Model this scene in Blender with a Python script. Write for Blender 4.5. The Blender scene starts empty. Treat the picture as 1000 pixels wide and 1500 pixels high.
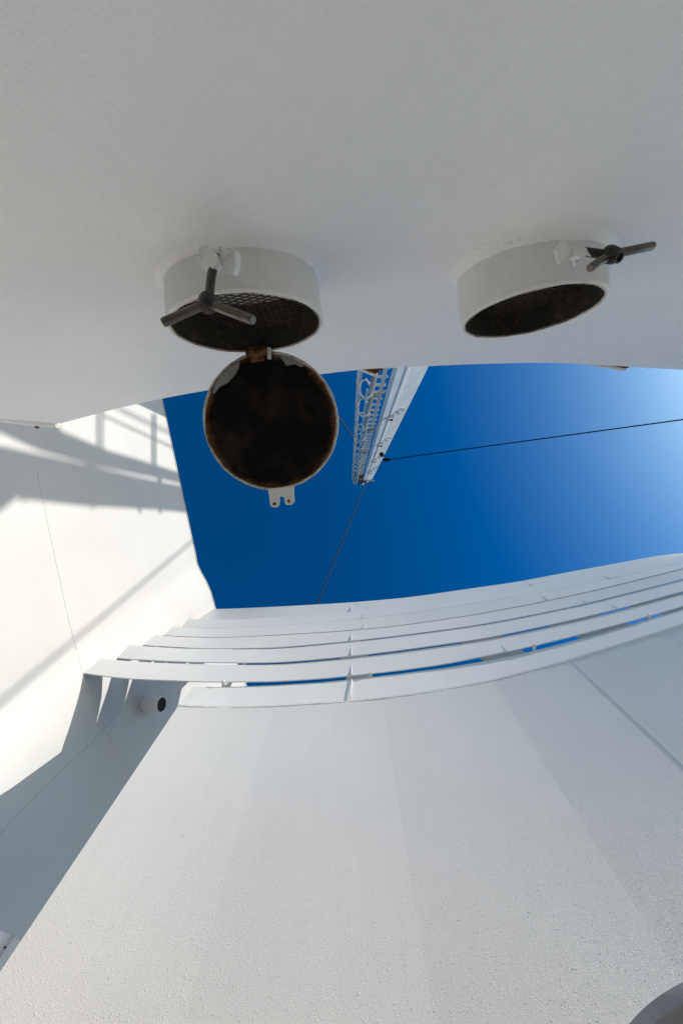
import bpy, bmesh, math, random
from mathutils import Vector, Matrix
random.seed(7)
R = math.radians
scn = bpy.context.scene
col = scn.collection

# ------------------------------------------------------------------ camera
CAMH = 1.5                       # eye height above the deck
F = 583.0                        # focal length in photo pixels (1000 x 1500)
TILT = math.atan(98.0 / F)
SA, CA = math.sin(TILT), math.cos(TILT)
cd = bpy.data.cameras.new('camera'); cam = bpy.data.objects.new('camera', cd); col.objects.link(cam)
scn.camera = cam
view = Vector((0, SA, CA)); up = Vector((0, -CA, SA)); right = Vector((1, 0, 0))
cam.matrix_world = Matrix(((right.x, up.x, -view.x, 0), (right.y, up.y, -view.y, 0), (right.z, up.z, -view.z, CAMH), (0, 0, 0, 1)))
cd.sensor_fit = 'VERTICAL'; cd.sensor_height = 36; cd.lens = 36 * F / 1500
cd.clip_start = 0.02; cd.clip_end = 5000
# ------------------------------------------------------------------ world, sun, exposure
SUN = Vector((0.865, -0.258, 0.438)).normalized()      # towards the sun
w = bpy.data.worlds.new('World'); scn.world = w; w.use_nodes = True
nt = w.node_tree; bg = nt.nodes['Background']
sky = nt.nodes.new('ShaderNodeTexSky'); sky.sky_type = 'NISHITA'; sky.sun_disc = False
sky.sun_elevation = math.asin(SUN.z); sky.sun_rotation = math.atan2(SUN.x, SUN.y)
sky.air_density = 1.0; sky.dust_density = 2.0; sky.ozone_density = 2.2
# clear polarised sea sky: deeper away from the sun
SKG, SKS, SKM = 1.35, 1.44, 1.0
tn = nt.nodes.new('ShaderNodeVectorMath'); tn.operation = 'MULTIPLY'; tn.inputs[1].default_value = (.68, 1.05, 1.06)
gm = nt.nodes.new('ShaderNodeGamma'); gm.inputs[1].default_value = SKG
hs = nt.nodes.new('ShaderNodeHueSaturation'); hs.inputs['Saturation'].default_value = SKS; hs.inputs['Value'].default_value = SKM
sc0 = nt.nodes.new('ShaderNodeVectorMath'); sc0.operation = 'SCALE'; sc0.inputs['Scale'].default_value = .452
nt.links.new(sky.outputs[0], sc0.inputs[0]); nt.links.new(sc0.outputs[0], gm.inputs[0]); nt.links.new(gm.outputs[0], hs.inputs['Color'])
nt.links.new(hs.outputs[0], tn.inputs[0]); mn = nt.nodes.new('ShaderNodeVectorMath'); mn.operation = 'MINIMUM'; mn.inputs[1].default_value = (7.2, 6.3, 5.7)     # caps sky brightness near the sun to set the fill light
nt.links.new(tn.outputs[0], mn.inputs[0]); nt.links.new(mn.outputs[0], bg.inputs[0]); bg.inputs[1].default_value = 0.15
sd = bpy.data.lights.new('sun', 'SUN'); sd.energy = 2.6; sd.angle = R(0.35); sd.color = (1, 0.935, 0.85)
so = bpy.data.objects.new('sun', sd); col.objects.link(so)
so.rotation_euler = SUN.to_track_quat('Z', 'Y').to_euler()
scn.view_settings.view_transform = 'Standard'; scn.view_settings.look = 'None'
scn.view_settings.exposure = 0.84; scn.view_settings.gamma = 1
scn.render.engine = 'CYCLES'
scn.cycles.max_bounces = 10; scn.cycles.diffuse_bounces = 8

# ------------------------------------------------------------------ measuring helpers
def ray(u, v):
    return F * view + (u - 500) * right + (750 - v) * up
def at_z(u, v, z, g=0.0):
    """point seen at photo pixel (u,v) on the gently sheered level z + g*x above the eye"""
    d = ray(u, v); t = z / (d.z - g * d.x)
    p = d * t; p.z += CAMH; return p
def at_depth(u, v, dep):
    p = ray(u, v) * (dep / F); p.z += CAMH; return p
def interp(poly, x):
    if x <= poly[0][0]: a, b = poly[0], poly[1]
    elif x >= poly[-1][0]: a, b = poly[-2], poly[-1]
    else:
        for a, b in zip(poly, poly[1:]):
            if a[0] <= x <= b[0]: break
    t = (x - a[0]) / (b[0] - a[0]); return a[1] + t * (b[1] - a[1])
def smooth(poly, xs, win=60):
    return [(x, sum(interp(poly, x + d) for d in (-win, -win/2, 0, win/2, win)) / 5) for x in xs]

# ------------------------------------------------------------------ object helpers
def empty(name, loc, label, cat, group=None, kind=None):
    o = bpy.data.objects.new(name, None); col.objects.link(o); o.location = loc; o.empty_display_size = .2
    o['label'] = label; o['category'] = cat
    if group: o['group'] = group
    if kind: o['kind'] = kind
    return o
def origin(o):
    p = Vector(o.location)
    while o.parent: o = o.parent; p = p + Vector(o.location)
    return p
def obj(name, bm, mat, parent=None, loc=None, smooth_=False, label=None, bevel=0):
    """link a bmesh given in world coordinates as one mesh object"""
    if loc is None:
        loc = Vector((0, 0, 0)); n = 0
        for v in bm.verts: loc += v.co; n += 1
        loc = loc / max(n, 1)
    loc = Vector(loc)
    for v in bm.verts: v.co -= loc
    bmesh.ops.recalc_face_normals(bm, faces=bm.faces[:])
    me = bpy.data.meshes.new(name); bm.to_mesh(me); bm.free()
    if smooth_:
        for p in me.polygons: p.use_smooth = True
    me.materials.append(mat)
    o = bpy.data.objects.new(name, me); col.objects.link(o)
    if parent:
        o.parent = parent; o.location = loc - origin(parent)
    else: o.location = loc
    if label: o['label'] = label
    if smooth_ == 'auto':
        me.set_sharp_from_angle(angle=R(35))
    if bevel:
        m = o.modifiers.new('b', 'BEVEL'); m.width = bevel; m.segments = 2; m.limit_method = 'ANGLE'
    return o
def frame(d):
    d = Vector(d).normalized(); a = Vector((0, 0, 1)) if abs(d.z) < .9 else Vector((1, 0, 0))
    x = d.cross(a).normalized(); return x, d.cross(x).normalized(), d
def tube(bm, pts, r, n=10, cap=True):
    pts = [Vector(p) for p in pts]; rs = r if isinstance(r, (list, tuple)) else [r] * len(pts)
    rings = []
    for i, p in enumerate(pts):
        d = pts[min(i + 1, len(pts) - 1)] - pts[max(i - 1, 0)]
        if i == 0: x, y, _ = frame(d)
        else:
            d.normalize(); x = (x - d * x.dot(d)).normalized(); y = d.cross(x)
        rings.append([bm.verts.new(p + (x * math.cos(k * 2 * math.pi / n) + y * math.sin(k * 2 * math.pi / n)) * rs[i]) for k in range(n)])
    for a, b in zip(rings, rings[1:]):
        for k in range(n): bm.faces.new((a[k], a[(k + 1) % n], b[(k + 1) % n], b[k]))
    if cap: bm.faces.new(rings[0]); bm.faces.new(rings[-1][::-1])
    return bm
def lathe(bm, c, axis, prof, n=64, wob=0):
    """profile of (radius, distance along the axis) turned round an axis"""
    x, y, d = frame(axis); c = Vector(c); rings = []
    for r, h in prof:
        if r < 1e-6: rings.append([bm.verts.new(c + d * h)])
        else: rings.append([bm.verts.new(c + d * h + (x * math.cos(k * 2 * math.pi / n) + y * math.sin(k * 2 * math.pi / n)) * (r + random.uniform(-wob, wob))) for k in range(n)])
    for a, b in zip(rings, rings[1:]):
        for k in range(n):
            k2 = (k + 1) % n
            if len(a) == 1 and len(b) == 1: continue
            if len(a) == 1: bm.faces.new((a[0], b[k2], b[k]))
            elif len(b) == 1: bm.faces.new((a[k], a[k2], b[0]))
            else: bm.faces.new((a[k], a[k2], b[k2], b[k]))
    return bm
def box(bm, c, ax, ay, az):
    """box by its centre and three half-axis vectors"""
    c, ax, ay, az = Vector(c), Vector(ax), Vector(ay), Vector(az)
    vs = [bm.verts.new(c + ax * i + ay * j + az * k) for i in (-1, 1) for j in (-1, 1) for k in (-1, 1)]
    for f in ((0, 1, 3, 2), (4, 6, 7, 5), (0, 4, 5, 1), (2, 3, 7, 6), (0, 2, 6, 4), (1, 5, 7, 3)):
        bm.faces.new([vs[i] for i in f])
    return bm
def bar(bm, a, b, w_, h_, side=None):
    a, b = Vector(a), Vector(b); d = (b - a)
    x, y, _ = frame(d) if side is None else (None, None, None)
    if side is not None:
        s = Vector(side); dn = d.normalized(); x = (s - dn * s.dot(dn)).normalized(); y = dn.cross(x)
    return box(bm, (a + b) / 2, d / 2, x * w_ / 2, y * h_ / 2)
def prism(bm, poly, off):
    """outline extruded by a vector"""
    off = Vector(off); a = [bm.verts.new(Vector(p)) for p in poly]; b = [bm.verts.new(Vector(p) + off) for p in poly]
    bm.faces.new(a); bm.faces.new(b[::-1]); n = len(a)
    for k in range(n): bm.faces.new((a[k], b[k], b[(k + 1) % n], a[(k + 1) % n]))
    return bm
def sheet(bm, rows, thick):
    """rows of points (a grid) given a real thickness along a vector"""
    t = Vector(thick); m, n = len(rows), len(rows[0])
    A = [[bm.verts.new(p) for p in r] for r in rows]; B = [[bm.verts.new(Vector(p) + t) for p in r] for r in rows]
    for i in range(m - 1):
        for j in range(n - 1):
            bm.faces.new((A[i][j], A[i][j+1], A[i+1][j+1], A[i+1][j])); bm.faces.new((B[i][j], B[i+1][j], B[i+1][j+1], B[i][j+1]))
    for j in range(n - 1):
        bm.faces.new((A[0][j], B[0][j], B[0][j+1], A[0][j+1])); bm.faces.new((A[-1][j], A[-1][j+1], B[-1][j+1], B[-1][j]))
    for i in range(m - 1):
        bm.faces.new((A[i][0], A[i+1][0], B[i+1][0], B[i][0])); bm.faces.new((A[i][-1], B[i][-1], B[i+1][-1], A[i+1][-1]))
    return bm

# ------------------------------------------------------------------ materials
def N(nt, t, **k):
    n = nt.nodes.new(t)
    for a, b in k.items(): setattr(n, a, b)
    return n
def ramp(nt, fac, a, b, ca, cb):
    r = N(nt, 'ShaderNodeValToRGB'); nt.links.new(fac, r.inputs[0])
    r.color_ramp.elements[0].position = a; r.color_ramp.elements[1].position = b
    r.color_ramp.elements[0].color = (*ca, 1); r.color_ramp.elements[1].color = (*cb, 1); return r
def noise(nt, vec, scale, detail=4, rough=.55):
    n = N(nt, 'ShaderNodeTexNoise'); n.inputs['Scale'].default_value = scale; n.inputs['Detail'].default_value = detail; n.inputs['Roughness'].default_value = rough
    nt.links.new(vec, n.inputs['Vector']); return n.outputs['Fac']
def paint(name, base=(.80, .80, .785), rough=.42, peel=.25, peel_scale=160, wave=0.0, grime=.05, drops=0.0, stain=None, coat=0.0, wave_scale=1.6, streak=0.0):
    """brushed and rolled ship's paint: orange peel, faint plate unevenness, faint dirt, optional beads of water"""
    m = bpy.data.materials.new(name); m.use_nodes = True; nt = m.node_tree
    b = nt.nodes['Principled BSDF']; g = N(nt, 'ShaderNodeNewGeometry'); P = g.outputs['Position']
    d = noise(nt, P, 1.3, 6, .65)
    c1 = ramp(nt, d, .30, .72, tuple(x * (1 - grime) for x in base), base)
    fine = noise(nt, P, 34, 5, .7)
    c2 = ramp(nt, fine, .3, .7, (1 - grime * .6,) * 3, (1, 1, 1))
    mx = N(nt, 'ShaderNodeMix', data_type='RGBA', blend_type='MULTIPLY'); mx.inputs[0].default_value = 1
    nt.links.new(c1.outputs[0], mx.inputs[6]); nt.links.new(c2.outputs[0], mx.inputs[7])
    out = mx.outputs[2]
    if streak:
        mps = N(nt, 'ShaderNodeMapping'); nt.links.new(P, mps.inputs[0]); mps.inputs['Scale'].default_value = (1, 1, .035)
        st = ramp(nt, noise(nt, mps.outputs[0], 26, 5, .65), .35, .68, (1 - streak, 1 - streak * 1.05, 1 - streak * 1.15), (1, 1, 1))
        ms = N(nt, 'ShaderNodeMix', data_type='RGBA', blend_type='MULTIPLY'); ms.inputs[0].default_value = 1
        nt.links.new(out, ms.inputs[6]); nt.links.new(st.outputs[0], ms.inputs[7]); out = ms.outputs[2]
    if stain:
        s = noise(nt, P, stain[1], 5, .7); sr = ramp(nt, s, stain[2], stain[2] + .05, (0, 0, 0), (1, 1, 1))
        mm = N(nt, 'ShaderNodeMix', data_type='RGBA'); nt.links.new(sr.outputs[0], mm.inputs[0]); nt.links.new(out, mm.inputs[6])
        mm.inputs[7].default_value = (*stain[0], 1); out = mm.outputs[2]
    nt.links.new(out, b.inputs['Base Color'])
    rr = N(nt, 'ShaderNodeMapRange'); nt.links.new(fine, rr.inputs[0]); rr.inputs[3].default_value = rough - .07; rr.inputs[4].default_value = rough + .1
    nt.links.new(rr.outputs[0], b.inputs['Roughness'])
    b.inputs['Coat Weight'].default_value = coat
    pe = noise(nt, P, peel_scale, 2, .5)
    bp = N(nt, 'ShaderNodeBump'); bp.inputs['Strength'].default_value = peel; bp.inputs['Distance'].default_value = .0022; nt.links.new(pe, bp.inputs['Height'])
    last = bp
    if wave:
        wv = noise(nt, P, wave_scale, 2, .4)
        b2 = N(nt, 'ShaderNodeBump'); b2.inputs['Strength'].default_value = 1; b2.inputs['Distance'].default_value = wave
        nt.links.new(wv, b2.inputs['Height']); nt.links.new(last.outputs[0], b2.inputs['Normal']); last = b2
    if drops:
        mp = N(nt, 'ShaderNodeMapping'); nt.links.new(P, mp.inputs[0]); mp.inputs['Scale'].default_value = (1, 1, .8)
        for sc, amt, keep in ((260, .0012, .40), (140, .0018, .72)):
            vo = N(nt, 'ShaderNodeTexVoronoi'); vo.inputs['Scale'].default_value = sc; nt.links.new(mp.outputs[0], vo.inputs['Vector'])
            r1 = ramp(nt, vo.outputs['Distance'], .12, .42, (1, 1, 1), (0, 0, 0)); r1.color_ramp.interpolation = 'EASE'
            sel = N(nt, 'ShaderNodeSeparateColor'); nt.links.new(vo.outputs['Color'], sel.inputs[0])
            gt = N(nt, 'ShaderNodeMath', operation='GREATER_THAN'); nt.links.new(sel.outputs[0], gt.inputs[0]); gt.inputs[1].default_value = keep
            # drops gather on the lower part of the plating
            sx = N(nt, 'ShaderNodeSeparateXYZ'); nt.links.new(P, sx.inputs[0])
            hz = N(nt, 'ShaderNodeMapRange'); nt.links.new(sx.outputs[2], hz.inputs[0]); hz.inputs[1].default_value = 4.6; hz.inputs[2].default_value = 2.6; hz.inputs[3].default_value = .15; hz.inputs[4].default_value = 1
            m1 = N(nt, 'ShaderNodeMath', operation='MULTIPLY'); nt.links.new(r1.outputs[0], m1.inputs[0]); nt.links.new(gt.outputs[0], m1.inputs[1])
            m2 = N(nt, 'ShaderNodeMath', operation='MULTIPLY'); nt.links.new(m1.outputs[0], m2.inputs[0]); nt.links.new(hz.outputs[0], m2.inputs[1])
            b3 = N(nt, 'ShaderNodeBump'); b3.inputs['Strength'].default_value = drops; b3.inputs['Distance'].default_value = amt
            nt.links.new(m2.outputs[0], b3.inputs['Height']); nt.links.new(last.outputs[0], b3.inputs['Normal']); last = b3
    nt.links.new(last.outputs[0], b.inputs['Normal'])
    return m
def metal(name, c1, c2, rough=.55, met=.6, sc=60, pos=.5):
    m = bpy.data.materials.new(name); m.use_nodes = True; nt = m.node_tree; b = nt.nodes['Principled BSDF']
    P = N(nt, 'ShaderNodeNewGeometry').outputs['Position']; n = noise(nt, P, sc, 6, .7)
    r = ramp(nt, n, pos - .1, pos + .12, c1, c2); nt.links.new(r.outputs[0], b.inputs['Base Color'])
    b.inputs['Metallic'].default_value = met; b.inputs['Roughness'].default_value = rough
    bp = N(nt, 'ShaderNodeBump'); bp.inputs['Strength'].default_value = .5; bp.inputs['Distance'].default_value = .002
    nt.links.new(noise(nt, P, sc * 4, 4, .6), bp.inputs['Height']); nt.links.new(bp.outputs[0], b.inputs['Normal']); return m

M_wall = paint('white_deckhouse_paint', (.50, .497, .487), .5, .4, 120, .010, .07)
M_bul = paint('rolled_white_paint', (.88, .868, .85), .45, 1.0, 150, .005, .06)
M_panel = paint('wet_white_paint', (.735, .728, .718), .42, .35, 220, .004, .05, drops=.6, wave_scale=1.0, streak=.02)
M_slat = paint('white_slat_paint', (.765, .76, .75), .42, .15, 200, .002, .04)
M_pipe = paint('thick_white_paint', (.78, .775, .75), .42, .9, 130, .0045, .12, wave_scale=22,  stain=((.30, .20, .09), 9, .735))
M_weld = paint('painted_weld', (.80, .79, .77), .4, 1.0, 70, 0, .15)
M_mast = paint('mast_paint', (.87, .87, .855), .45, .2, 60, .004, .18, stain=((.42, .36, .28), 3.5, .70))
M_rib = paint('white_rib_paint', (.74, .74, .72), .5, .2, 100, 0, .1)
M_rust = metal('rust', (.05, .018, .008), (.22, .095, .03), .85, .0, 40)
M_dark = metal('greasy_steel', (.012, .010, .009), (.05, .042, .035), .45, .35, 60)
M_steel = metal('worn_steel', (.10, .085, .07), (.16, .14, .12), .33, .85, 35)
M_black = metal('black_fitting', (.008, .008, .009), (.016, .016, .016), .9, .0, 60)
M_inside = metal('dark_pipe_bore', (.012, .010, .007), (.075, .05, .025), .8, .0, 26, .60)  # bore colour: near-black to brown, mottled at random
M_brownst = metal('rust_stained_paint', (.62, .58, .52), (.30, .17, .09), .6, .0, 2, .56)
M_rim = metal('chipped_rim_paint', (.13, .06, .02), (.62, .56, .46), .7, .0, 11, .47)
M_grey = paint('vent_shade_grey', (.26, .27, .285), .5, .2, 120, 0, .08)  # dark grey puts the shade under the vent cap into its colour
M_deck = paint('grey_deck_paint', (.34, .335, .325), .7, .6, 60, 0, .2)

# lid underside: near-black centre, rusty band and bare patches at the rim
def lid_mat():
    m = bpy.data.materials.new('lid_inner_face'); m.use_nodes = True; nt = m.node_tree; b = nt.nodes['Principled BSDF']
    tc = N(nt, 'ShaderNodeTexCoord'); O = tc.outputs['Object']
    ln = N(nt, 'ShaderNodeVectorMath', operation='LENGTH'); nt.links.new(O, ln.inputs[0])
    n1 = noise(nt, O, 9, 5, .65)
    ad = N(nt, 'ShaderNodeMath', operation='MULTIPLY_ADD'); nt.links.new(n1, ad.inputs[0]); ad.inputs[1].default_value = .075; nt.links.new(ln.outputs['Value'], ad.inputs[2])
    r1 = ramp(nt, ad.outputs[0], .246, .262, (.0022, .0019, .0016), (.10, .045, .017))
    e = r1.color_ramp.elements.new(.276); e.color = (.36, .31, .24, 1)
    n2 = noise(nt, O, 6, 4, .6); gr = ramp(nt, n2, .48, .70, (0, 0, 0), (.020, .013, .008))
    mx = N(nt, 'ShaderNodeMix', data_type='RGBA', blend_type='ADD'); mx.inputs[0].default_value = 1
    nt.links.new(r1.outputs[0], mx.inputs[6]); nt.links.new(gr.outputs[0], mx.inputs[7]); nt.links.new(mx.outputs[2], b.inputs['Base Color'])
    b.inputs['Roughness'].default_value = .75; b.inputs['Specular IOR Level'].default_value = .15
    bp = N(nt, 'ShaderNodeBump'); bp.inputs['Strength'].default_value = .6; bp.inputs['Distance'].default_value = .003
    nt.links.new(noise(nt, O, 60, 4), bp.inputs['Height']); nt.links.new(bp.outputs[0], b.inputs['Normal']); return m
M_lid = lid_mat()
M_patch = paint('scuffed_grey_paint', (.30, .295, .28), .6, .6, 90, 0, .3)

# ------------------------------------------------------------------ ground and sea
bm = bmesh.new(); sheet(bm, [[Vector((-9, y, 0)), Vector((16, y, 0))] for y in (-8, 14)], (0, 0, -.2))
o = obj('deck', bm, M_deck); o['kind'] = 'structure'
def sea_mat():
    m = bpy.data.materials.new('sea_water'); m.use_nodes = True; nt = m.node_tree; b = nt.nodes['Principled BSDF']
    b.inputs['Base Color'].default_value = (.012, .04, .06, 1); b.inputs['Roughness'].default_value = .12
    bp = N(nt, 'ShaderNodeBump'); bp.inputs['Distance'].default_value = .3; P = N(nt, 'ShaderNodeNewGeometry').outputs['Position']
    nt.links.new(noise(nt, P, .4, 6), bp.inputs['Height']); nt.links.new(bp.outputs[0], b.inputs['Normal']); return m
bm = bmesh.new(); sheet(bm, [[Vector((-2500, y, -14)), Vector((2500, y, -14))] for y in (-2500, 2500)], (0, 0, -1))
o = obj('sea', bm, sea_mat()); o['kind'] = 'structure'

# ------------------------------------------------------------------ near wall that carries the vents
ZB = 2.82
edge = [(-60, 640), (90, 620), (165, 600), (240, 583), (330, 567), (420, 554), (497, 545), (525, 541), (600, 537.5), (700, 533), (800, 531), (850, 533), (915, 537), (1000, 541.5), (1150, 552)]
us = [90 + i * 15 for i in range(0, 71)]
es = [(u, interp(edge, u)) if u < 200 else smooth(edge, [u], 30)[0] for u in us]
top = [at_z(u, v, ZB) for u, v in es]
nw = empty('vent_wall', (top[35].x, top[35].y, 0), 'near white painted steel wall carrying the two round vents', 'wall')
zs = [0, .6, 1.2, 1.8, 2.4, 3.0, 3.6, ZB + CAMH]
bm = bmesh.new()
sheet(bm, [[Vector((p.x, p.y, z)) for p in top] for z in zs], (0, -.03, 0))
obj('plating', bm, M_bul, nw, smooth_='auto')
# left return of the wall with its rolled lip
lipz = ZB - .012
lp = [at_z(u, v, ZB) for u, v in ((86, 621), (40, 617), (0, 612), (-60, 607), (-160, 600))]
bm = bmesh.new(); sheet(bm, [[Vector((p.x, p.y - (.004 if i else 0), z)) for i, p in enumerate(lp)] for z in zs[:-1] + [ZB + CAMH - .02]], (0, -.03, 0))
obj('return_plating', bm, M_bul, nw, smooth_='auto')
bm = bmesh.new(); tube(bm, [lp[0] + Vector((.012, .004, -.012))] + [p + Vector((0, .006, -.012)) for p in lp], [.008] + [.022] * len(lp), 12)
obj('rolled_lip', bm, M_bul, nw, smooth_='auto')
bm = bmesh.new(); p = at_z(57, 622, ZB); bar(bm, p + Vector((-.01, .018, -.02)), p + Vector((.012, .022, -.02)), .012, .012); obj('chip', bm, M_rust, nw)
# rusty steps welded behind the top edge
for (a, b_, c) in (((850, 533), (915, 540.5), (940, 534)), ((524, 543), (549, 548.5), (566, 541))):
    bm = bmesh.new(); z = ZB + .01
    P3 = [at_z(a[0], a[1] - 4, z), at_z(b_[0], b_[1], z), at_z(c[0], c[1] - 4, z)]
    prism(bm, P3, (0, 0, .02)); o = obj('edge_bracket', bm, M_rust, nw)
    bm = bmesh.new(); bar(bm, P3[0] + Vector((0, .004, .01)), P3[1] + Vector((0, .004, .01)), .012, .03); obj('bracket_rim', bm, M_rib, nw)

# ------------------------------------------------------------------ round vents
from mathutils.bvhtree import BVHTree
_v, _f = [], []
for p in top: _v += [Vector((p.x, p.y, 0)), Vector((p.x, p.y, ZB + CAMH))]
for i in range(len(top) - 1): _f.append((2*i, 2*i+1, 2*i+3, 2*i+2))
NW = BVHTree.FromPolygons(_v, _f)
def vent(c_open, axis, rad, length, label, tp=.93):
    ax = Vector(axis).normalized(); base = c_open - ax * length
    t = empty('wall_vent', base, label, 'vent', 'round vents on the near wall')
    bm = bmesh.new(); th = .011
    lathe(bm, base - ax * .12, ax, [(rad * tp - th, 0), (rad * tp, 0), (rad * (tp + .015), .12), (rad, length + .115), (rad - .004, length + .12), (rad - th + .003, length + .12), (rad - th, length + .115), (rad * tp - th, 0)], 96)
    obj('collar', bm, M_pipe, t, smooth_='auto')
    bm = bmesh.new()
    lathe(bm, base - ax * .05, ax, [(rad * (tp + .01) - th - .0012, 0), (rad - th - .0012, length + .046), (rad - th - .0035, length + .046), (rad * (tp + .01) - th - .0035, 0)], 96)
    obj('bore', bm, M_inside, t, smooth_='auto')
    x, y, d = frame(ax)
    bm = bmesh.new(); bc = base - ax * .06; lathe(bm, bc, ax, [(0, 0), (rad * tp - th, 0), (rad * tp - th, .004), (0, .004)], 64); obj('back_plate', bm, M_inside, t)
    # weld bead round the foot, lumpy
    bm = bmesh.new(); pts = []
    n = 150
    fil = []
    for k in range(n + 1):
        a = k * 2 * math.pi / n
        rr = rad * (tp + .015) + .0015 + .001 * math.sin(k * 2.3) + random.uniform(-.0012, .0012)
        e = x * math.cos(a) + y * math.sin(a)
        hit = NW.ray_cast(base + e * rr + ax * .3, -ax)[0] or (base + e * rr)
        pts.append(hit + ax * random.uniform(.001, .004))
    pts[-1] = pts[0]
    tube(bm, pts, [.0085 + random.uniform(-.0012, .0015) for _ in pts], 8); obj('weld_bead', bm, M_weld, t, smooth_=True)
    # thick paint run into the corner round the foot
    bm = bmesh.new(); rws = []
    for k in range(n + 1):
        a = k * 2 * math.pi / n; e = x * math.cos(a) + y * math.sin(a); w_ = 1 + .07 * math.sin(a * 5) + .06 * math.sin(a * 13 + 1) + random.uniform(-.04, .04); rw = []
        for rr, hh in ((rad * tp - .002, .026 * w_), (rad * (tp + .015) + .002, .019 * w_), (rad * (tp + .015) + .007, .0105), (rad * (tp + .015) + .015 * w_, .0035), (rad * (tp + .015) + .030 * w_, -.0025)):
            hit = NW.ray_cast(base + e * rr + ax * .3, -ax)[0] or (base + e * rr)
            rw.append(bm.verts.new(hit + ax * hh))
        rws.append(rw)
    rws[-1] = rws[0]
    for A, B in zip(rws, rws[1:]):
        for j in range(4): bm.faces.new((A[j], A[j+1], B[j+1], B[j]))
    obj('paint_fillet', bm, M_bul, t, smooth_=True)
    # chipped, rusting lip of the mouth
    bm = bmesh.new(); pp = []
    for k in range(n):
        a = k * 2 * math.pi / n; pp.append(c_open + (x * math.cos(a) + y * math.sin(a)) * (rad - th + .001) - ax * .0015)
    pp.append(pp[0]); tube(bm, pp, [.0026 + .0014 * math.sin(k * .37) * math.sin(k * .11) + random.uniform(-.0004, .0004) for k in range(n + 1)], 6); obj('rusty_lip', bm, M_rim, t, smooth_=True)
    # expanded metal grille
    bm = bmesh.new(); gc = base + ax * (length - .075); rr = rad * (tp + .035) - th - .004
    e1 = Vector((1, 0, 0)) - ax * ax.x; e1.normalize(); e2 = ax.cross(e1)
    step = .021
    for s in (1, -1):
        dirv = (e1 * 2.1 + e2 * s).normalized(); nrm = ax.cross(dirv)
        k = -int(rr / (step * .43)) - 1
        while k * step * .43 * 1.0 < rr:
            off = k * step * .43 * 2 * .93
            if abs(off) < rr - .004:
                hl = math.sqrt(rr * rr - off * off); cc = gc + nrm * off + ax * (.0011 * s)
                bar(bm, cc - dirv * hl, cc + dirv * hl, .0022, .0022, nrm)
            k += 1
    obj('grille', bm, M_steel, t)
    return t, ax, x, y

wy = lambda x: None
c1 = at_z(363, 480, 1.20); ax1 = Vector((.09, 1, -.09))
v1, a1, x1, y1 = vent(c1, ax1, .215, .172, 'round white vent with its black hinged cover swung open')
c2 = at_z(776, 461, 1.28); ax2 = Vector((.105, 1, -.08))
v2, a2, x2, y2 = vent(c2, ax2, .199, .15, 'round white vent without a cover, showing its wire grille', 1.0)

# cover of the first vent: opened right over and hanging almost level
lz = 1.42; lc = at_z(396.5, 619.5, lz); LR = .2355
ln = Vector((.03, -.05, 1)).normalized()
lid = empty('cover', lc - origin(v1), '', ''); del lid['label']; del lid['category']; lid.parent = v1
bm = bmesh.new(); lathe(bm, lc, ln, [(0, 0), (LR - .006, 0), (LR - .006, .006), (0, .006)], 96)
o = obj('inner_face', bm, M_lid, lid, loc=lc); 
bm = bmesh.new(); lathe(bm, lc, ln, [(LR - .006, -.006), (LR, -.007), (LR + .001, .012), (LR - .01, .02), (0, .022), (0, .010), (LR - .0055, .010), (LR - .006, -.006)], 96, wob=.0006)
obj('shell', bm, M_pipe, lid, smooth_='auto')
bm = bmesh.new(); pts = []
for k in range(121):
    a = k * 2 * math.pi / 120; xx, yy, _ = frame(ln)
    pts.append(lc + (xx * math.cos(a) + yy * math.sin(a)) * (LR - .0045) + ln * (-.0045 + random.uniform(-.001, .001)))
tube(bm, pts, [.0030 + .0016 * abs(math.sin(k * .21)) for k in range(121)], 6); obj('rim_scale', bm, M_rim, lid, smooth_=True)
# flaked patches of bare paint near the rim
for (poly) in (((312, 574), (318, 560), (326, 549), (335, 541), (343, 535), (352, 531), (350, 540), (345, 549), (334, 561), (322, 567), (314, 577)),
               ((410, 522), (424, 524), (438, 529), (447, 536), (441, 538), (432, 534), (420, 536), (415, 529))):
    bm = bmesh.new(); prism(bm, [at_z(u, v, lz - .008) + Vector((0, 0, (at_z(u, v, lz).y - lc.y) * .05)) for u, v in poly], (0, 0, .006)); obj('bare_patch', bm, M_patch, lid)
# fork lug on the free edge
def px(u, v, z=lz): return at_z(u, v, z)
bm = bmesh.new()
prism(bm, [px(*q) for q in ((392, 716), (430, 712), (430, 722), (431, 735), (428, 739), (420, 740), (417, 737), (416, 728), (411, 727), (409, 729), (409, 740), (406, 743), (399, 743), (396, 741), (394, 726))], (0, 0, .016))
obj('fork_lug', bm, M_pipe, lid, bevel=.002)
for q in ((402, 738), (423, 734)):
    bm = bmesh.new(); p = px(*q); lathe(bm, p + Vector((0, 0, -.0012)), (0, 0, 1), [(0, 0), (.006, 0), (.006, .002), (0, .002)], 10); obj('rust_spot', bm, M_rust, lid)
# hinge
h = px(377, 517, 1.385)
bm = bmesh.new(); tube(bm, [h + Vector((-.036, .003, -.004)), h + Vector((.030, -.004, -.004))], .0125, 12); obj('hinge_pin', bm, M_rust, v1, smooth_='auto')
bm = bmesh.new(); box(bm, h + Vector((-.0, .014, -.004)), (.022, -.003, 0), (.001, .014, 0), (0, 0, .005)); box(bm, h + Vector((.0, -.010, .004)), (.026, -.004, 0), (.001, .010, 0), (0, 0, .008)); obj('hinge_leaf', bm, M_rust, v1, bevel=.002)
bm = bmesh.new(); box(bm, h + Vector((.038, .0, .006)), (.006, 0, 0), (0, .018, 0), (0, 0, .008)); obj('hinge_lug', bm, M_pipe, v1, bevel=.002)

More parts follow.
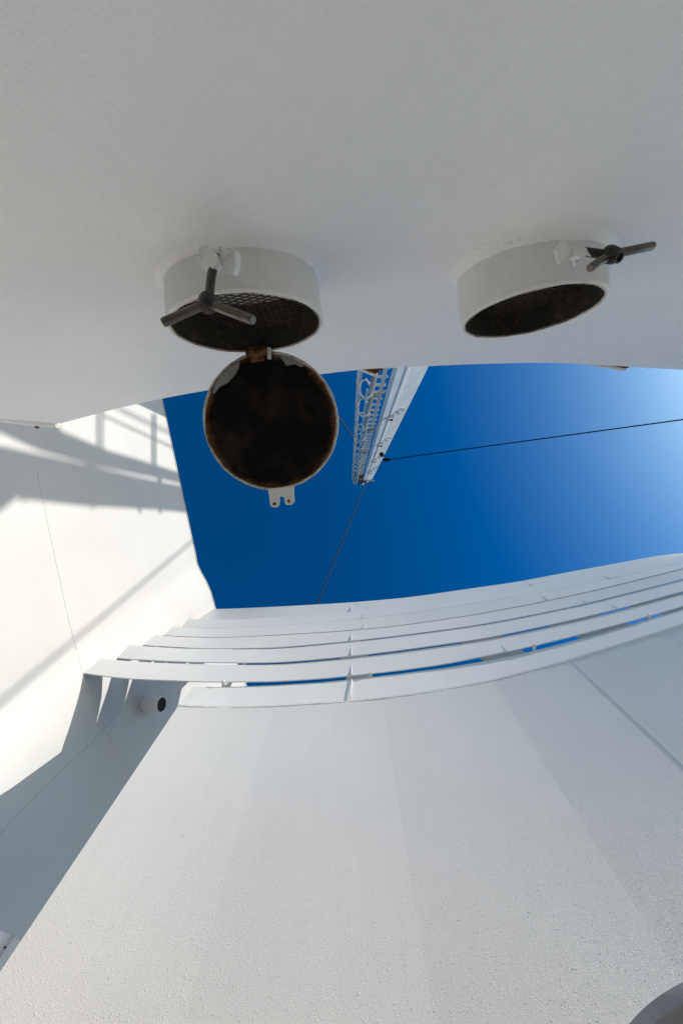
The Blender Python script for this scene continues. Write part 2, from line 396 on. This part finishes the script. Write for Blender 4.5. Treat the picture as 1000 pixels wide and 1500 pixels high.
def swing_bolt(parent, clev, stem, hub, bars, pin=None, clev_mat=M_pipe):
    t = empty('swing_bolt', stem[0] - origin(parent), '', ''); del t['label']; del t['category']; t.parent = parent
    for poly, off in clev:
        bm = bmesh.new(); prism(bm, poly, off); obj('clevis', bm, clev_mat, parent, bevel=.0025)
    bm = bmesh.new(); tube(bm, stem, [.0085, .0092, .0088, .009][:len(stem)], 14); obj('stem', bm, M_dark, t, smooth_='auto')
    bm = bmesh.new(); hd = (stem[-1] - stem[0]).normalized()
    lathe(bm, hub - hd * .016, hd, [(0, -.002), (.011, 0), (.0175, .004), (.019, .014), (.0165, .027), (.012, .034), (0, .036)], 16, wob=.0012); obj('hub', bm, M_dark, t, smooth_='auto')
    for b_ in bars:
        bm = bmesh.new(); d = (b_ - hub).normalized(); e = b_
        tube(bm, [hub + d * .012, e - d * .003, e], [.0092, .0092, .0078], 14); obj('handle', bm, M_steel, t, smooth_='auto')
    if pin is not None:
        bm = bmesh.new(); d = (pin - hub).normalized(); lathe(bm, hub, d, [(.012, 0), (.012, (pin - hub).length), (.008, (pin - hub).length), (.007, (pin - hub).length - .006), (0, (pin - hub).length - .006)], 14); obj('nut', bm, M_dark, t, smooth_='auto')
    return t
# vent 1 bolt
q = lambda u, v, z: at_z(u, v, z)
cz = .925
swing_bolt(v1,
    [([q(290, 362, cz), q(304, 358, cz), q(316, 372, cz - .04), q(318, 386, cz - .04), q(305, 402, cz - .02), q(293, 388, cz)], (.004, -.004, .03)),
     ([q(322, 358, cz - .01), q(330, 368, cz - .03), q(346, 366, cz - .02), q(345, 390, cz - .03), q(341, 402, cz - .03), q(333, 398, cz - .03), q(322, 384, cz - .02)], (.004, -.006, .03))],
    [q(318, 376, .94), q(310, 402, .90), q(306, 438, .85)], q(305, 444, .845), [q(238, 473, .83), q(371, 469, .80)])
bm = bmesh.new(); prism(bm, [q(321, 360, .925), q(327, 366, .92), q(330, 386, .915), q(323, 384, .915)], (0, 0, .006)); obj('yellow_stained_flake', bm, metal('yellow_stain', (.55, .50, .38), (.45, .27, .06), .6, 0, 30), v1)
# vent 2 bolt
cz = .985
swing_bolt(v2,
    [([q(812, 366, cz), q(827, 347, cz - .01), q(836, 371, cz - .04), q(818, 388, cz - .03)], (.006, -.006, .02)),
     ([q(838, 372, cz - .03), q(846, 360, cz - .03), q(858, 362, cz - .03), q(866, 376, cz - .03), q(860, 372, cz - .04), q(842, 391, cz - .03)], (.006, -.006, .02)),
     ([q(842, 364, cz - .04), q(854, 361, cz - .04), q(859, 370, cz - .05), q(852, 378, cz - .05), q(843, 374, cz - .05)], (.0, -.004, .03))],
    [q(852, 368, .965), q(872, 371, .96), q(893, 374, .955)], q(893, 373, .95), [q(956, 360, .96), q(863, 393, .93)], pin=q(907, 377, .93))

# ------------------------------------------------------------------ left deckhouse wall
ZT = 6.69
LE = [(-3.45, -5.2), (-3.2, -2.9)]
pts = [at_z(237, 585, ZT), at_z(250, 645, ZT), at_z(263, 705, ZT), at_z(276, 765, ZT), at_z(286.5, 813, ZT), at_z(288.5, 826, ZT), at_z(293, 836, ZT), at_z(302, 852, ZT), at_z(309, 868, ZT), at_z(315.5, 892, ZT)]
plan = [Vector((-3.45, -4.6)), Vector((-3.25, -2.9))] + [Vector((p.x, p.y)) for p in pts] + [Vector((-2.02, 3.55)), Vector((-1.72, 4.4)), Vector((-1.2, 5.6))]
LEAN = .055
lw = empty('deckhouse_wall', (-2.8, 0, 0), 'tall bright white deckhouse wall catching sun and railing shadows', 'wall')
def lwp(i_pt, z): # wall point at height z above eye
    return Vector((i_pt.x - (ZT - z) * LEAN, i_pt.y, z + CAMH))
def resample(pl, n):
    L = [0]
    for a, b in zip(pl, pl[1:]): L.append(L[-1] + (b - a).length)
    out = []
    for k in range(n + 1):
        s = L[-1] * k / n; i = 0
        while i < len(L) - 2 and L[i + 1] < s: i += 1
        t = (s - L[i]) / (L[i + 1] - L[i]); out.append(pl[i].lerp(pl[i + 1], t))
    return out
pl = resample(plan, 110)
bm = bmesh.new()
zz = [ZT, 6.2, 5.6, 4.8, 4, 3, 2, 1, 0, -1.5]
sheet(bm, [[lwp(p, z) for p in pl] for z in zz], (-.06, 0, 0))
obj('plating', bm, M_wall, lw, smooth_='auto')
def wall_hit(u, v):
    d = ray(u, v); best = None
    for a, b in zip(plan, plan[1:]):
        # solve d*t on the leaning plane through a,b
        A = lwp(a, 0) - Vector((0, 0, CAMH)); B = lwp(b, 0) - Vector((0, 0, CAMH)); C = lwp(a, 1) - Vector((0, 0, CAMH))
        n = (B - A).cross(C - A); den = n.dot(d)
        if abs(den) < 1e-9: continue
        t = n.dot(A) / den; p = d * t
        if t > 0:
            s = (p.y - a.y) / (b.y - a.y)
            if -1e-6 <= s <= 1 + 1e-6 and (best is None or t < best[0]): best = (t, p)
    p = best[1]; return Vector((p.x, p.y, p.z + CAMH))
# plate seams: thin raised beads
def seam_on_left(px_, r=.004, nm='seam_bead'):
    bm = bmesh.new(); P = []
    for (a, b) in zip(px_, px_[1:]):
        for k in range(8): P.append(wall_hit(a[0] + (b[0] - a[0]) * k / 8, a[1] + (b[1] - a[1]) * k / 8))
    P.append(wall_hit(*px_[-1])); tube(bm, P, r, 6); obj(nm, bm, M_wall, lw, smooth_=True)
seam_on_left([(55, 690), (75, 790), (100, 905), (121, 985), (150, 1060), (190, 1142)], .0022)
seam_on_left([(0, 1222), (60, 1158), (130, 1092), (200, 1020)], .0045)
# coping strip along the free top edge
bm = bmesh.new(); tube(bm, [lwp(p, ZT) + Vector((0, 0, 0)) for p in pl[20:92]], .012, 8); obj('top_rim', bm, M_wall, lw, smooth_=True)

# short outlet pipe on that wall
b0 = wall_hit(214, 1033)
tdir = at_z(238, 1036.5, (b0.z - CAMH) * .985) - b0
oa = Vector((1, -.22, -.25)).normalized(); ol = .23
ot = empty('outlet_pipe', b0, 'short round outlet pipe with dark grille on the shaded wall', 'pipe')
bm = bmesh.new(); lathe(bm, b0 - oa * .05, oa, [(.088, 0), (.088, ol + .05), (.078, ol + .05), (.078, 0), (.088, 0)], 40); obj('sleeve', bm, M_pipe, ot, smooth_='auto')
bm = bmesh.new(); lathe(bm, b0 + oa * (ol - .012), oa, [(0, 0), (.079, 0), (.079, -.004), (0, -.004)], 40); obj('grille', bm, M_black, ot)
bm = bmesh.new(); lathe(bm, b0 + oa * .012, oa, [(.088, -.02), (.098, -.012), (.096, 0), (.089, .006)], 40, wob=.001); obj('weld_bead', bm, M_weld, ot, smooth_=True)

# ------------------------------------------------------------------ curved casing: panel, coaming
G = .125
weld = [(262, 1033), (330, 1036), (400, 1034), (515, 1027), (580, 1020), (650, 1010), (713, 998), (770, 984), (826, 969), (900, 946), (970, 924), (1000, 914)]
btop = [(283, 1006.5), (340, 1006), (400, 1003.8), (470, 999.5), (515, 995), (580, 987.6), (650, 978.5), (715, 967.5), (760, 958.5), (802, 948), (863, 932.4), (930, 913), (1000, 892)]
cw = empty('casing_wall', (0, 2.45, 0), 'large curved wall of wet white plates beaded with water drops', 'wall')
SC = .93
ZW = 3.57 * SC
U = [262 + i * 14.0 for i in range(0, 66)]       # runs beyond the frame on the right
def ext(poly):    # quadratic-ish continuation to the right
    (a, b), (c, d) = poly[-3], poly[-1]; s = (d - b) / (c - a)
    return poly + [(1080, d + s * 80 * 1.03), (1200, d + s * 200 * 1.06)]
weld, btop = ext(weld), ext(btop)
W = [at_z(u, interp(weld, u), ZW, G) for u in U]
def low(p, z, k=None):   # casing face below the weld, flaring slightly outwards at its left end
    f = max(0, min(1, (0.3 - p.x) / 1.8)); dz = (p.z - z)
    return Vector((p.x - .03 * f * dz, p.y, z))
PR = []
seams_u = [262, 400, 560, 720, 835, 968, 1172]
names = [None] * 6
for si in range(len(seams_u) - 1):
    ua, ub = seams_u[si], seams_u[si + 1]
    n = 10; uu = [ua + (ub - ua) * k / n for k in range(n + 1)]
    sm = smooth(weld, uu, 25)
    row = [at_z(u, v, ZW, G) for u, v in sm]
    if si == 0: row[0] = at_z(262, interp(weld, 262), ZW, G)
    # each plate is a slightly flattened arc, so joints read as faint facets
    a, b = row[0], row[-1]
    for k in range(1, n):
        t = k / n; ch = a.lerp(b, t); row[k] = row[k].lerp(ch, .22)
    lift = -.001 if si >= 4 else 0
    bm = bmesh.new()
    Z = [-.0, .8, 1.6, 2.4, 3.2, 4.0, 4.5]
    rows = [[p + Vector((0, lift, .015)) for p in row]]
    for z in Z[::-1]: rows.append([low(p, z) + Vector((0, lift, 0)) for p in row])
    sheet(bm, rows, (0, .02, 0)); obj('plate', bm, M_panel, cw, smooth_='auto'); PR.append(rows)
    if si:
        bm = bmesh.new(); rr = .0014 if si != 4 else .002
        tube(bm, [low(a, z) + Vector((0, (.0008 if si != 4 else 0) + (lift if si > 3 else 0), 0)) for z in [a.z - .01, 4, 3.2, 2.4, 1.6, .8, .02]], rr, 6); obj('seam_bead', bm, M_panel, cw, smooth_=True)
# beads of condensation: thousands of small flattened drops, thicker low down and with a few runs
m = bpy.data.materials.new('water'); m.use_nodes = True; b_ = m.node_tree.nodes['Principled BSDF']
b_.inputs['Base Color'].default_value = (.80, .803, .806, 1); b_.inputs['Roughness'].default_value = .12; b_.inputs['IOR'].default_value = 1.45; b_.inputs['Coat Weight'].default_value = .6
bm = bmesh.new(); rd = random.Random(11)
def drop(p, nrm, rad):
    x, y, d = frame(nrm); R1 = []; st = rd.uniform(.85, 1.3)
    zup = Vector((0, 0, 1))
    apex = bm.verts.new(p + d * rad * .62)
    for rr, hh in ((1, -.15), (.72, .42)):
        R1.append([bm.verts.new(p + (x * math.cos(a * math.pi / 3) + y * math.sin(a * math.pi / 3) * st) * rad * rr + d * rad * hh) for a in range(6)])
    for a in range(6):
        bm.faces.new((R1[0][a], R1[0][(a + 1) % 6], R1[1][(a + 1) % 6], R1[1][a])); bm.faces.new((R1[1][a], R1[1][(a + 1) % 6], apex))
cnt = 0
while cnt < 22000:
    rows = PR[rd.randrange(1, 6) if rd.random() < .8 else 0]; j = rd.randrange(len(rows[0]) - 1); t = rd.random()
    z = rd.uniform(.75, 4.2) + CAMH * .55
    zc = z - CAMH
    if rd.random() > max(.04, min(1, 1.25 - zc * .42)): continue
    a, b = rows[3][j], rows[3][j + 1]; a2, b2 = rows[5][j], rows[5][j + 1]
    f = (a.z - z) / (a.z - a2.z); p = a.lerp(b, t).lerp(a2.lerp(b2, t), f); p.z = z
    if p.z > rows[0][0].z - .05: continue
    nrm = (b - a).cross(Vector((0, 0, 1))); nrm.normalize()
    if nrm.y > 0: nrm = -nrm
    rad = .0012 + .0017 * rd.random() ** 2 + (.0016 * rd.random() if rd.random() < .05 else 0)
    drop(p, nrm, rad); cnt += 1
o = obj('water_drops', bm, m, None, loc=(0, 2.3, 2), smooth_=True, label='fine beads of water clinging to the curved white casing wall'); o['category'] = 'water drops'; o['kind'] = 'stuff'
# coaming band above the weld
rowW = [at_z(u, interp(weld, u), ZW, G) + Vector((0, -.003, -.01)) for u in U]
ZBT = 4.09 * SC
btl = [at_z(u, interp(btop, max(u, 283) if u > 283 else u), ZBT, G) for u in U]
btl[0] = at_z(270, 1024, ZBT - .31, G); btl[1] = at_z(283, 1006.5, ZBT, G)
bm = bmesh.new(); sheet(bm, [rowW, [a.lerp(b, .5) for a, b in zip(rowW, btl)], btl], (0, .014, .001)); obj('coaming', bm, M_slat, cw, smooth_='auto')
bm = bmesh.new(); wp = []
for i in range(0, len(U) * 4 - 4):
    u = 262 + i * 3.5; p = at_z(u, interp(weld, u), ZW, G) + Vector((0, -.001, -.012 + .002 * math.sin(i * .9) + random.uniform(-.002, .002))); wp.append(p)
tube(bm, wp, [.007 + random.uniform(-.002, .002) for _ in wp], 6); obj('weld_bead', bm, M_slat, cw, smooth_=True)
a, b = at_z(513, 1023, ZW + .02, G), at_z(515, 994, ZBT, G); bm = bmesh.new(); tube(bm, [a + Vector((0, -.003, 0)), b + Vector((0, 0, 0))], .006, 8); obj('joint_bead', bm, M_slat, cw, smooth_=True)

# ------------------------------------------------------------------ slatted screen above the coaming
ls = empty('slatted_screen', (0, 2.5, 0), 'curved screen of long white horizontal slats under blue sky', 'screen')
D = [(60, 975), (123, 986), (188, 994), (308, 998.5), (400, 997.7), (470, 993.5), (515, 989), (580, 982), (650, 972.5), (700, 962.4), (778, 946.5), (860, 926), (952, 901.5), (1000, 887.4)]
C_ = [(90, 954), (172, 964), (250, 968.5), (332, 970.5), (400, 970), (440, 967.5), (515, 960.5), (580, 952.7), (650, 943), (700, 936), (742, 928), (820, 911.5), (901, 892.5), (1000, 865.5)]
B_ = [(130, 935), (210, 945), (300, 950), (400, 948.7), (457, 944), (544, 935.4), (620, 926), (700, 915), (780, 900), (859, 883.5), (940, 863), (1000, 847.5)]
A_ = [(160, 921), (240, 931), (320, 934), (400, 930), (500, 924), (580, 916.7), (688, 901), (780, 884), (880, 862), (1000, 832)]
A2 = [(200, 911), (266, 919.5), (330, 920.5), (400, 917), (515, 908), (600, 898), (700, 882.5), (800, 866), (900, 846.5), (1000, 823.5)]
A3 = [(230, 901), (290, 908), (350, 907.5), (400, 905), (515, 895.5), (600, 886), (700, 871.5), (800, 854), (900, 835), (1000, 815)]
SK = [(250, 890), (315, 892.5), (400, 889), (515, 882.5), (600, 875), (700, 860.4), (760, 852), (805, 843), (895, 826.5), (964, 813.6), (985, 811), (1000, 810.5)]
LINES0 = [(D, 4.10, .125), (C_, 4.57, .115), (B_, 5.04, .105), (A_, 5.46, .095), (A2, 5.88, .085), (A3, 6.30, .075), (SK, 6.69, .07)]
lines = [(L, z * SC, g) for L, z, g in LINES0]
gappx = [3.4, 1.9, 1.0, .2, 0, 0]
def line_pts(L, z, g, u0, u1=1130, n=84, win=22):
    L = ext(L); uu = [u0 + (u1 - u0) * k / n for k in range(n + 1)]
    eye = Vector((0, 0, CAMH)); ue = u0      # bring the left end home to the deckhouse wall
    ve = interp(L, ue); k = (wall_hit(ue, ve) - eye).length / (at_z(ue, ve, z, g) - eye).length
    out = []
    for u, v in smooth(L, uu, win):
        f = max(0, min(1, (420 - u) / (420 - ue))); out.append(eye + (at_z(u, v, z, g) - eye) * (1 + (k - 1) * f * f))
    return out
SL = []
starts = [100, 150, 192, 225, 255, 280]
for k in range(6):
    (L0, z0, g0), (L1, z1, g1) = lines[k], lines[k + 1]
    lo = line_pts(L0, z0, g0, [123, 172, 210, 240, 266, 290][k])
    hi_s = [148, 190, 227, 253, 277, 313][k]
    hi = line_pts([(u, v + gappx[k]) for u, v in L1], z1, g1, hi_s)
    bm = bmesh.new(); rows = [[a.lerp(b, tt) for a, b in zip(lo, hi)] for tt in (0, .5, 1)]
    SL.append(rows)
    sheet(bm, rows, (0, .012, 0)); obj('slat', bm, M_slat, ls, smooth_='auto')
    # plate joints: short upright beads
    uj = 515 if k in (0, 1, 2, 5) else 533
    a = at_z(uj - 1, interp(L0, uj - 1) - 1.2, z0, g0); b = at_z(uj, interp(L1, uj) + gappx[k] + 1.2, z1, g1)
    bm = bmesh.new(); tube(bm, [a + Vector((0, .001, 0)), b + Vector((0, .001, 0))], .006 if uj == 515 else .0025, 8); obj('joint_bead', bm, M_slat, ls, smooth_=True)
    for uj in ((742,), (905,), (860,), (805,), (895,), (780,))[k]:
        uj2 = 500 + (uj - 500) * .93
        a = at_z(uj, interp(L0, uj) - .8, z0, g0); b = at_z(uj2, interp(L1, uj2) + gappx[k] + .8, z1, g1)
        bm = bmesh.new(); tube(bm, [a + Vector((0, .0015, 0)), b + Vector((0, .0015, 0))], .0028, 6); obj('joint_bead', bm, M_slat, ls, smooth_=True)
for ru in (322, 547, 778, 952, 1090):
    f = []
    for k in range(6):
        i = min(84, round((ru - 123) / (1130 - 123) * 84)) if k == 0 else min(range(85), key=lambda j: abs(SL[k][0][j].x - f[0].x * (1 - .02 * k)))
        f.append(SL[k][0][i] + Vector((0, .16, .02)))
    f.append(f[-1] + Vector((0, .03, .34)))
    bm = bmesh.new(); dv = Vector((-.26, .30, 0))
    prism(bm, f + [p + dv for p in f[::-1]], (.012, .008, 0)); obj('rib', bm, M_rib, ls)
    p = SL[0][0][min(84, round((ru - 123) / (1130 - 123) * 84))]
    bm = bmesh.new(); box(bm, p + Vector((.0, .035, .0)), (.014, 0, 0), (0, .05, 0), (0, 0, .012)); obj('bracket', bm, M_slat, ls, bevel=.003)
# ------------------------------------------------------------------ mast with ladder
mt = empty('mast', at_z(612, 520, 6.4 * 1.45), 'tall tapering white mast with caged ladder, raked against the sky', 'mast')
def mp(u, v, z): return at_z(u, v, z)
MS = 1.45
zb, zt = 6.4 * MS, 23.0 * MS
b0_, b1_ = mp(612, 520, zb), mp(538, 705, zt)
axm = (b1_ - b0_)
def msec(t, prof):   # section of the mast at parameter t: profile in metres
    c = b0_ + (b1_ - b0_) * t; s = MS * (1.0 - .12 * t)
    return [c + Vector((x * s, y * s, 0)) for x, y in prof]
prof = [(-.37, .24), (-.34, .29), (-.17, .18), (-.16, .187), (-.09, .137), (-.08, .112), (.20, -.08), (.33, -.17), (.345, -.21), (.30, -.26), (-.30, .02), (-.37, .14)]
bm = bmesh.new(); rings = [[bm.verts.new(p) for p in msec(t, prof)] for t in (-.40, 0, .25, .5, .75, 1)]
for a, b in zip(rings, rings[1:]):
    for k in range(len(a)): bm.faces.new((a[k], a[(k + 1) % len(a)], b[(k + 1) % len(a)], b[k]))
bm.faces.new(rings[0]); bm.faces.new(rings[-1][::-1]); obj('pole', bm, M_mast, mt, bevel=.02)
def mpt(t, x, y, dz=0):
    if x < -.36: x = -.36 + (x + .36) * .68
    return b0_.lerp(b1_, t) + Vector((x, y, dz)) * MS
# ladder stiles and rungs
for x in (-.72, -.47):
    bm = bmesh.new(); bar(bm, mpt(0, x, -.05), mpt(.86, x, -.05), .10, .04, (1, 0, 0)); obj('ladder_stile', bm, M_mast, mt)
nr = 35
for k in range(nr):
    t = .012 + k * .84 / nr; bm = bmesh.new(); tube(bm, [mpt(t, -.72, -.05), mpt(t, -.36, -.05)], .042, 6); obj('rung', bm, M_mast, mt)
# cage: hoops and straps
def hoop(t, ph0=R(20), ph1=R(200), cx=-.86, cy=.02, rx=.33, ry=.36, dz=0):
    return [mpt(t, cx + rx * math.cos(a), cy + ry * math.sin(a) * 1.0, dz) for a in [ph0 + (ph1 - ph0) * i / 14 for i in range(15)]]
for k in range(13):
    t = .03 + k * .066; bm = bmesh.new(); P = [mpt(t, -.72, -.05), mpt(t, -.74, .22), mpt(t, -.82, .42), mpt(t, -.96, .50), mpt(t, -1.1, .42), mpt(t, -1.17, .22), mpt(t, -1.14, .0), mpt(t, -1.05, -.18), mpt(t, -.9, -.22), mpt(t, -.72, -.05)]
    tube(bm, P, .034, 6); obj('cage_hoop', bm, M_mast, mt, smooth_=True)
for x, y in ((-1.17, .2), (-.96, .5), (-1.05, -.18)):
    bm = bmesh.new(); bar(bm, mpt(0, x, y), mpt(.83, x, y), .05, .02, (1, 0, 0)); obj('cage_strap', bm, M_mast, mt)
bm = bmesh.new(); bar(bm, mpt(0, -.78, .10), mpt(.84, -.78, .10), .10, .04, (1, 0, 0)); obj('cage_strap', bm, M_brownst, mt, label='rust-stained strap')
for t in (.10, .27, .45, .62):
    bm = bmesh.new(); bar(bm, mpt(t, -.78, .10), mpt(t, -.36, .0, -.25), .07, .045); obj('stand_off', bm, M_brownst, mt)
# fittings
def at_mast(u, v, z): return at_z(u, v, z)
for t in (.16, .33, .5, .68):
    for j in range(4):
        bm = bmesh.new(); box(bm, mpt(t, -.20 + .12 * j, .25 - .075 * j, .05 * j), (.05, 0, 0), (0, .045, 0), (0, 0, .07)); obj('cleat', bm, M_mast if j % 2 else M_weld, mt, bevel=.01)
    bm = bmesh.new(); box(bm, mpt(t, -.12, .26), (.045, 0, 0), (0, .03, 0), (0, 0, .045)); obj('bolt', bm, M_black, mt)
bm = bmesh.new(); kp = mpt(.43, .04, .2); bmesh.ops.create_icosphere(bm, subdivisions=3, radius=.125, matrix=Matrix.Translation(kp)); obj('round_lamp', bm, M_black, mt, smooth_=True)
pz = b0_.lerp(b1_, .86)
bm = bmesh.new(); box(bm, pz + Vector((-.72, .14, 0)), (.42, .05, 0), (0, .34, 0), (0, 0, .03)); obj('platform', bm, M_steel, mt)
bm = bmesh.new(); bar(bm, pz + Vector((-1.15, .15, -.07)), pz + Vector((.36, .36, -.14)), .09, .09); obj('crossbar', bm, M_rib, mt)
bm = bmesh.new(); p = mpt(.955, -.55, .0); tube(bm, [p + Vector((0, -.4, -.9)), p, p + Vector((.03, .4, 1.2))], [.07, .13, .07], 8); obj('aerial', bm, M_black, mt)
bm = bmesh.new(); bar(bm, mpt(.90, -.75, .05), mpt(.95, -.35, .1), .13, .13); obj('strut', bm, M_mast, mt)

# guy wires
def wire(P, label, r=.03, sag=0):
    P = [Vector(p) for p in P]; t = empty('guy_wire', P[0], label, 'wire', 'wires stayed from the mast')
    n = 12; pts = [P[0].lerp(P[1], k / n) + Vector((0, 0, -sag * 4 * (k / n) * (1 - k / n))) for k in range(n + 1)]
    bm = bmesh.new(); tube(bm, pts, r, 6); obj('cable', bm, M_black, t, smooth_=True)
    d = (P[1] - P[0]).normalized(); bm = bmesh.new()
    tube(bm, [P[0] - d * .1, P[0] + d * .05, P[0] + d * .35, P[0] + d * .5], [.07, .15, .09, .04], 8); obj('shackle', bm, M_black, t, smooth_='auto')
wire((at_z(563, 674, 27.8), at_z(1180, 590, 16.5)), 'dark stay wire running right from the mast across the sky', .031)
wire((at_z(541, 694, 31), at_z(366, 1130, 12)), 'dark stay wire running down from the mast top behind the slats', .033)
wire((at_z(534, 663, 25.4), at_z(400, 480, 10.7)), 'dark stay wire running up left behind the round cover', .03)

# ------------------------------------------------------------------ post at lower left
pt_ = []
zP = 1.80
post = empty('corner_post', (at_z(10, 1400, zP).x, at_z(10, 1400, zP).y, 0), 'squarish pale post with bright edge between casing and deckhouse wall', 'post')
front = [(-90, 1345), (-40, 1350), (0, 1362), (8, 1365), (20, 1371), (24, 1374), (36, 1381), (50, 1396)]
fp = [at_z(u, v, zP) for u, v in front]
poly = [Vector((p.x, p.y, 0)) for p in fp] + [Vector((fp[-1].x + .0, fp[-1].y + .35, 0)), Vector((fp[0].x, fp[-1].y + .35, 0))]
bm = bmesh.new(); prism(bm, poly, (0, 0, zP + CAMH)); obj('casing', bm, M_bul, post, bevel=.004)
e0 = at_z(20.5, 1371, zP); bm = bmesh.new(); bar(bm, Vector((e0.x, e0.y - .008, .02)), Vector((e0.x, e0.y - .008, zP + CAMH)), .014, .012, (1, 0, 0)); obj('edge_strip', bm, M_wall, post)
rs = at_z(17, 1379, zP - .06); bm = bmesh.new(); bmesh.ops.create_icosphere(bm, subdivisions=2, radius=.007, matrix=Matrix.Translation((e0.x + .002, e0.y - .012, zP + CAMH - .06))); obj('rust_spot', bm, M_rust, post)

# ------------------------------------------------------------------ mushroom ventilator whose rim enters at lower right
zM = .80; mc = at_z(1110, 1606, zM); MR = .40
mv = empty('mushroom_vent', (mc.x, mc.y, 0), 'round shaded rim of a mushroom vent at the lower right corner', 'vent')
bm = bmesh.new(); lathe(bm, mc, (0, 0, 1), [(0, .0), (MR, .0), (MR + .001, .003), (MR - .03, .05), (MR * .5, .12), (0, .135)], 96); obj('cap', bm, M_grey, mv, smooth_='auto')
bm = bmesh.new(); lathe(bm, (mc.x, mc.y, 0), (0, 0, 1), [(.16, 0), (.16, .012), (.10, .02), (.10, zM + CAMH + .01)], 48); obj('stem', bm, M_grey, mv, smooth_='auto')

# ------------------------------------------------------------------ bridge wing behind the near wall: it shades the deckhouse wall
XC = 10.2
wing = empty('bridge_wing', (XC, -3, 5), 'white bridge wing with bulwark and rails high behind the wall', 'bridge wing')
def cast(u, v, xc=XC):
    p = wall_hit(u, v); t = (xc - p.x) / SUN.x; return p + SUN * t
def caster(name, polypx, mat=M_rib):
    bm = bmesh.new(); prism(bm, [cast(u, v) for u, v in polypx], (.02, 0, 0)); return obj(name, bm, mat, wing)
caster('bulwark', [(-60, 655), (0, 652), (130, 681), (200, 698), (262, 711), (300, 720), (300, 754), (268, 750), (230, 746), (120, 740), (36, 731), (28, 728), (20, 734), (0, 750), (-60, 800)])
caster('fascia', [(-60, 601), (0, 606), (88, 621), (88, 630), (160, 660), (200, 672), (256, 690), (300, 704), (300, 719), (262, 707), (225, 699), (138, 681.5), (60, 660), (0, 633), (-60, 612)])
for (a, b) in (((126, 672), (138, 695)), ((231, 697), (237, 712))):
    caster('post', [(a[0], a[1]), (b[0], a[1] + 2), (b[0], b[1]), (a[0], b[1])])
for (ul, vt, ur, vb) in ((142, 590, 146, 662), (149, 590, 152, 662), (222, 606, 225, 683), (226.5, 606, 229.5, 684)):
    caster('stanchion', [(ul, vt), (ur, vt), (ur, vb), (ul, vb)])
for (a, b, th) in (((150, 606), (275, 664), 2.8), ((168, 597), (270, 645), 2.0), ((176, 596), (270, 640), 1.6)):
    caster('rail', [a, b, (b[0], b[1] + th), (a[0], a[1] + th)])
for u, v in ((34, 732), (137, 741), (205, 746), (235, 747)):
    caster('drain_lip', [(u - 2, v - 3), (u + 2, v - 3), (u + 2, v + 4), (u - 2, v + 4)])
# wire that throws the long thin shadow
ws = empty('signal_halyard', cast(275, 798, 14), 'thin line stretched from the bridge wing, out of view', 'wire')
bm = bmesh.new(); tube(bm, [cast(285, 790, 14), cast(-60, 1080, 14)], .022, 8); obj('line', bm, M_black, ws, smooth_=True)
